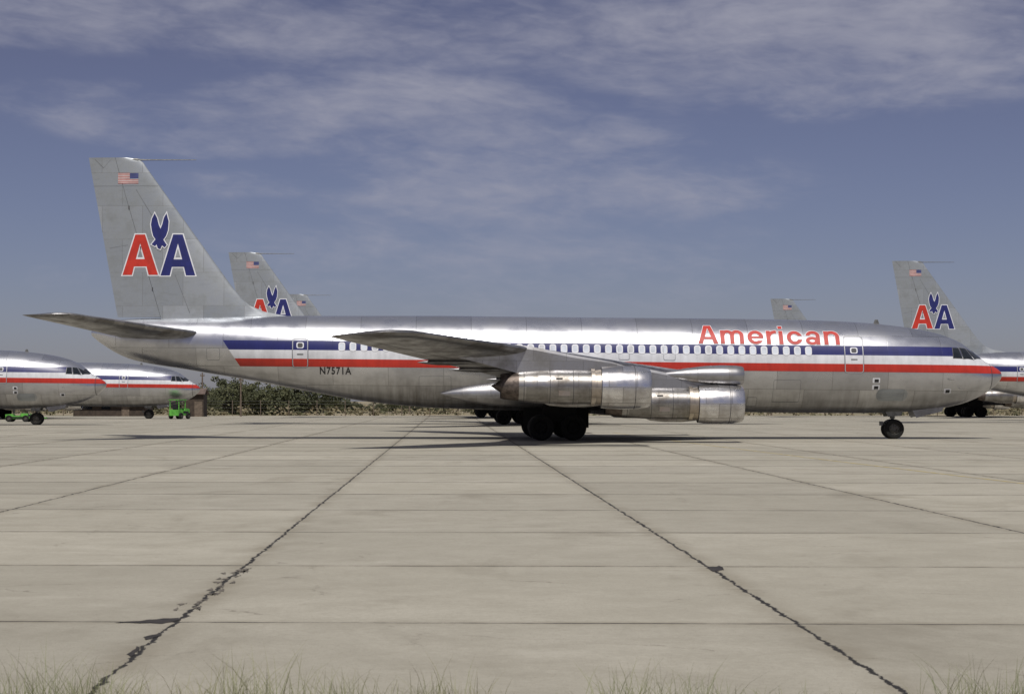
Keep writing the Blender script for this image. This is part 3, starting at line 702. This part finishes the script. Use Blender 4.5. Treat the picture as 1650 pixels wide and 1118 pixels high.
for vi in range(6):
    r=random.Random(40+vi); gt=G(); gc=G(); Hh=r.uniform(3.2,4.6)
    gt.tube((0,0,-.1),(.1,0,Hh*.2),.14,.09,n=7)
    for k in range(10):
        a=k*2.4+r.uniform(-.3,.3); R_=r.uniform(.8,2.5); z=r.uniform(.28,.95)*Hh*(1-.12*R_)
        mid=(R_*.5*math.cos(a),R_*.5*math.sin(a),z*.6); end=(R_*math.cos(a),R_*math.sin(a),z)
        gt.tube((.1,0,Hh*.18),mid,.06,.04,n=6); gt.tube(mid,end,.04,.015,n=5)
        for q in range(4):
            leaves(gc,(end[0]+r.gauss(0,.45),end[1]+r.gauss(0,.45),end[2]+r.gauss(0,.35)),r.uniform(.35,.8),44,r,.16)
    leaves(gc,(0,0,Hh*.5),1.3,150,r,.17)
    leaves(gc,(0,0,.5),1.9,160,r,.15,.4)
    a=gt.obj('trunk',M_BARK,None); c_=gc.obj('crown',M_LEAF,None,False); tree_meshes.append((a.data,c_.data)); bpy.data.objects.remove(a); bpy.data.objects.remove(c_)
r=random.Random(17)
def tree(x,y,s,vi,label='olive-green mesquite tree in dry brush beyond the apron'):
    e=empty('tree',(x,y,-.03),label,'tree','trees along the edge of the airfield')
    e.scale=(s*r.uniform(.9,1.35),s,s*r.uniform(.8,1.15)); e.rotation_euler=(0,0,r.uniform(0,6.28))
    put('trunk',tree_meshes[vi][0],e,(0,0,0)); put('crown',tree_meshes[vi][1],e,(0,0,0))
for k in range(34):
    px_=330+(560-330)*k/34+r.uniform(-10,10); y=r.uniform(226,275); s=r.choice((.5,.7,.9,1.1,1.25))*(1.05 if px_<440 else (.92 if px_<500 else .72))
    tree((px_-722)*y/F,y,s,k%6)
for k in range(22):
    px_=r.uniform(540,840); y=r.uniform(245,300); tree((px_-722)*y/F,y,r.uniform(.3,.6),k%6)
for k in range(14):
    px_=r.uniform(-80,330); y=r.uniform(235,290); tree((px_-722)*y/F,y,r.uniform(.6,.95),k%6)
for k in range(20):
    px_=r.uniform(1000,1750); y=r.uniform(255,320); tree((px_-722)*y/F,y,r.uniform(.3,.5),k%6)
g=G(); nr=random.Random(9)
for k in range(1500):
    x=nr.uniform(-130,170); y=219+nr.random()**1.3*160; rad=nr.uniform(.4,1.3)
    leaves(g,(x,y,rad*.4),rad,22,nr,.26,.55)
o=g.obj('brush',M_LEAF2,None,False); o['kind']='stuff'; o['label']='dry desert brush beyond the concrete'; o['category']='bushes'

# ---------------------------------------------------------------- FENCE, POLES, SHED
M_POST=simple('weathered_wood',(.13,.10,.075),.9,0,.3,5); M_WIRE=simple('galvanised_wire',(.2,.2,.2),.5,.6)
g=G(); x0,x1,yf=-60,110,217
for z in (.5,.95,1.4,1.75): g.tube((x0,yf,z),(x1,yf,z),.012,n=4)
fence=g.obj('fence',M_WIRE,None,False); fence['label']='wire fence with thin posts at the apron edge'; fence['category']='fence'
g=G(); g.tube((0,0,-.03),(0,0,1.85),.05,n=7); po=g.obj('fence_post',M_POST,fence); pm=po.data; po.location=(x0,yf,0)
k=x0+3.4
while k<=x1: put('fence_post',pm,fence,(k,yf,0)); k+=3.4
def pole(x,y,h,arm):
    e=empty('utility_pole',(x,y,0),'thin weathered wooden utility pole by the fence','pole','utility poles')
    g=G(); g.tube((0,0,-.03),(0,0,h),.12,.08,n=9); g.obj('shaft',M_POST,e)
    g=G(); g.box((0,0,h-.35),(arm,.1,.12))
    for a in (-.4,.4): g.tube((a*arm,0,h-.3),(a*arm,0,h-.12),.03,n=6)
    g.obj('crossarm',M_POST,e,False)
pole((388-722)*205/F,205,4.5,.5); pole((326-722)*206/F,206,5.,.5); pole((1243-722)*225/F,225,4.2,.6); pole((660-722)*240/F,240,3.4,.5)
M_WOOD=simple('brown_boards',(.05,.036,.026),.85,0,.3,2); M_ROOF=simple('tin_roof',(.15,.11,.09),.6,.3,.25,1.5)
def shed(px0,px1,y,depth,h,label,rh=.7):
    xa,xb=(px0-722)*y/F,(px1-722)*y/F; w=xb-xa
    e=empty('shed',((xa+xb)/2,y,0),label,'building')
    g=G(); g.box((0,depth/2,h/2),(w,depth,h))
    n=int(w/.3)
    for i in range(n): g.box((-w/2+.15+i*.3,-.02,h/2-.02),(.03,.03,h-.06))
    g.obj('wall',M_WOOD,e,False)
    g=G()
    g.rings([[(xx,-.35,h-.02),(xx,depth/2,h+rh),(xx,depth+.35,h-.02),(xx,depth+.35,h-.1),(xx,depth/2,h+rh-.1),(xx,-.35,h-.1)] for xx in (-w/2-.2,w/2+.2)]); g.obj('roof',M_ROOF,e,False)
    g=G(); g.box((w*.22,-.055,.85),(.9,.05,1.7)); g.obj('door',M_POST,e,False)
    for q in (-.3,-.05):
        if w>6: g=G(); g.box((w*q,-.055,1.1),(1.0,.05,.6)); g.obj('window',M_GLASS,e,False)
shed(299,328,203,3,2.6,'small dark wooden shed beside the fence',.6)
shed(118,235,208,5,1.3,'low dark brown shed beyond parked airliners',.15)
# ---------------------------------------------------------------- GROUND VEHICLES
M_LIME=simple('lime_green_paint',(.10,.36,.05),.5,0,.25)
WT=wdata(.33,.24,M_HUB)
def tractor(x,y,label,rot=0,sc=1.):
    e=empty('tow_tractor',(x,y,0),label,'tractor'); e.rotation_euler=(0,0,rot); e.scale=(sc,sc,sc)
    g=G(); prof=[(-.95,.35),(-.95,.95),(-.35,1.0),(-.25,.9),(.2,.9),(.3,1.12),(.95,1.05),(1.0,.4)]
    g.rings([[(a,yy,z) for a,z in prof] for yy in (-.6,.6)]); g.box((1.05,0,.55),(.12,1.25,.25),1); g.box((.3,-.61,.7),(.9,.03,.2),1); g.obj('body',[M_LIME,M_BLACK],e,False)
    g=G()
    for a in (-.85,.25):
        for yy in (-.55,.55): g.tube((a,yy,.95),(a,yy,1.95),.05,n=6)
    g.box((-.3,0,1.98),(1.35,1.3,.08)); g.obj('cab',M_LIME,e,False)
    g=G(); g.box((-.55,0,1.05),(.4,.6,.12)); g.box((-.75,0,1.3),(.1,.6,.45)); g.obj('seat',M_BLACK,e,False)
    g=G(); g.tube((.12,0,.9),(-.02,0,1.25),.03,n=6); g.revolve([(-.015,.18),(.015,.18),(.015,.15),(-.015,.15),(-.015,.18)],'Z',(-.04,0,1.27),16); g.obj('steering_wheel',M_BLACK,e,False)
    for a in (-.6,.65):
        for yy in (-.62,.62): put('wheel',WT,e,(a,yy,.33))
tractor((289-722)*176/F,176,'lime green tow tractor with roof standing near shed',1.1,.95)
e=empty('baggage_tug',((30-722)*152/F,152,0),'low lime green tug with tow bar beside parked airliner','tractor'); e.scale=(.9,.9,.85)
g=G(); prof=[(-1.1,.3),(-1.1,.75),(-.5,.8),(-.4,.62),(.25,.62),(.35,.85),(1.1,.8),(1.15,.35)]
g.rings([[(a,yy,z) for a,z in prof] for yy in (-.6,.6)]); g.box((0,-.615,.45),(1.9,.03,.14),1); g.obj('body',[M_LIME,M_BLACK],e,False)
g=G(); g.tube((1.1,0,.45),(2.6,0,.4),.05,n=6); g.tube((2.6,-.3,.4),(2.6,.3,.4),.05,n=6); g.obj('tow_bar',M_LIME,e,False)
for a in (-.75,.8):
    for yy in (-.62,.62): put('wheel',WT,e,(a,yy,.33))
g=G(); g.box((-.3,0,.9),(.35,.5,.1)); g.box((-.45,0,1.08),(.08,.5,.35)); g.obj('seat',M_BLACK,e,False)

# ---------------------------------------------------------------- WORLD
w=bpy.data.worlds.new('World'); scene.world=w; w.use_nodes=True; nt=w.node_tree; b=NB(nt); bg=nt.nodes['Background']
ELEV,AZ=58.,4.
sky=b.n('ShaderNodeTexSky'); sky.sky_type='NISHITA'; sky.sun_disc=False; sky.sun_elevation=math.radians(ELEV); sky.sun_rotation=math.radians(180+AZ)
sky.air_density=1.; sky.dust_density=1.2; sky.ozone_density=2.5; sky.altitude=800
d=b.n('ShaderNodeTexCoord').outputs['Generated']; X,Y,Z=b.sep(d)
tf=b.ramp(Z,.0,.2,0.,1.,False)
base=b.mix(1.,sky.outputs[0],b.mix(tf,(.64,.62,.80),(.76,.56,.63)),'MULTIPLY')
cx=b.m('ADD',X,b.m('MULTIPLY',Z,.25))
zt=b.m('ADD',Z,b.m('MULTIPLY',X,.03))
n1=b.noise(b.comb(b.m('MULTIPLY',cx,12.),b.m('MULTIPLY',Y,5.),b.m('MULTIPLY',zt,40.)),1.,6,.58,.35)
n2=b.noise(b.comb(b.m('MULTIPLY',cx,50.),b.m('MULTIPLY',Y,8.),b.m('MULTIPLY',zt,150.)),1.,3,.55,.5)
def ell(px_,py_,rx,ry,rot=0.):
    u=b.m('SUBTRACT',X,(px_-722)/F); v=b.m('SUBTRACT',Z,(646-py_)/F)
    c_,s_=math.cos(rot),math.sin(rot)
    uu=b.m('ADD',b.m('MULTIPLY',u,c_*F/rx),b.m('MULTIPLY',v,s_*F/rx)); vv=b.m('SUBTRACT',b.m('MULTIPLY',v,c_*F/ry),b.m('MULTIPLY',u,s_*F/ry))
    q=b.m('ADD',b.m('MULTIPLY',uu,uu),b.m('MULTIPLY',vv,vv)); return b.ramp(q,0.,1.,1.,0.)
cov=None
for args,wt in (((100,20,620,110),.85),((750,60,700,110),.7),((1300,80,640,160),.95),((640,175,420,80),.85),((330,210,420,70,-.1),.7),((780,240,560,110,-.12),.72),((900,310,500,100),.72),((400,300,180,40),.4),((110,455,80,34),.5),((800,420,700,140),.42)):
    e_=b.m('MULTIPLY',ell(*args),wt); cov=e_ if cov is None else b.m('MAXIMUM',cov,e_)
up=b.ramp(Z,.21,.34); cov=b.m('MAXIMUM',cov,b.m('MULTIPLY',up,.8))  # unseen overhead cloud, added to brighten the upper fuselage
dens=b.m('ADD',b.m('MULTIPLY',n1,.95),b.m('MULTIPLY',n2,.32))
dd=b.ramp(b.m('ADD',dens,b.m('MULTIPLY',cov,.42)),.66,1.34)
dd=b.m('MULTIPLY',dd,b.ramp(cov,.0,.4))
col=b.mix(b.m('MULTIPLY',dd,.9),base,b.mix(b.ramp(Z,.2,.6),(4.9,4.95,6.),(6.4,6.5,7.2)))
b.put(bg.inputs[0],col); bg.inputs[1].default_value=.068
# SUN
l=bpy.data.lights.new('sun','SUN'); l.energy=3.75; l.angle=math.radians(.5); l.color=(1,.96,.89)
so=bpy.data.objects.new('sun',l); COL.objects.link(so); so.rotation_euler=(math.radians(90-ELEV),0,math.radians(-AZ)); so.location=(0,-20,60)
# CAMERA
c=bpy.data.cameras.new('camera'); co=bpy.data.objects.new('camera',c); COL.objects.link(co); scene.camera=co
co.location=(0,0,H); co.rotation_euler=(math.radians(90),0,0); c.sensor_width=36; c.lens=F/1650*36
c.shift_x=103/1650; c.shift_y=87/1650; c.clip_end=9000; c.clip_start=.1
c.dof.use_dof=True; c.dof.focus_distance=75; c.dof.aperture_fstop=8
scene.view_settings.view_transform='Standard'; scene.view_settings.look='None'; scene.view_settings.exposure=0
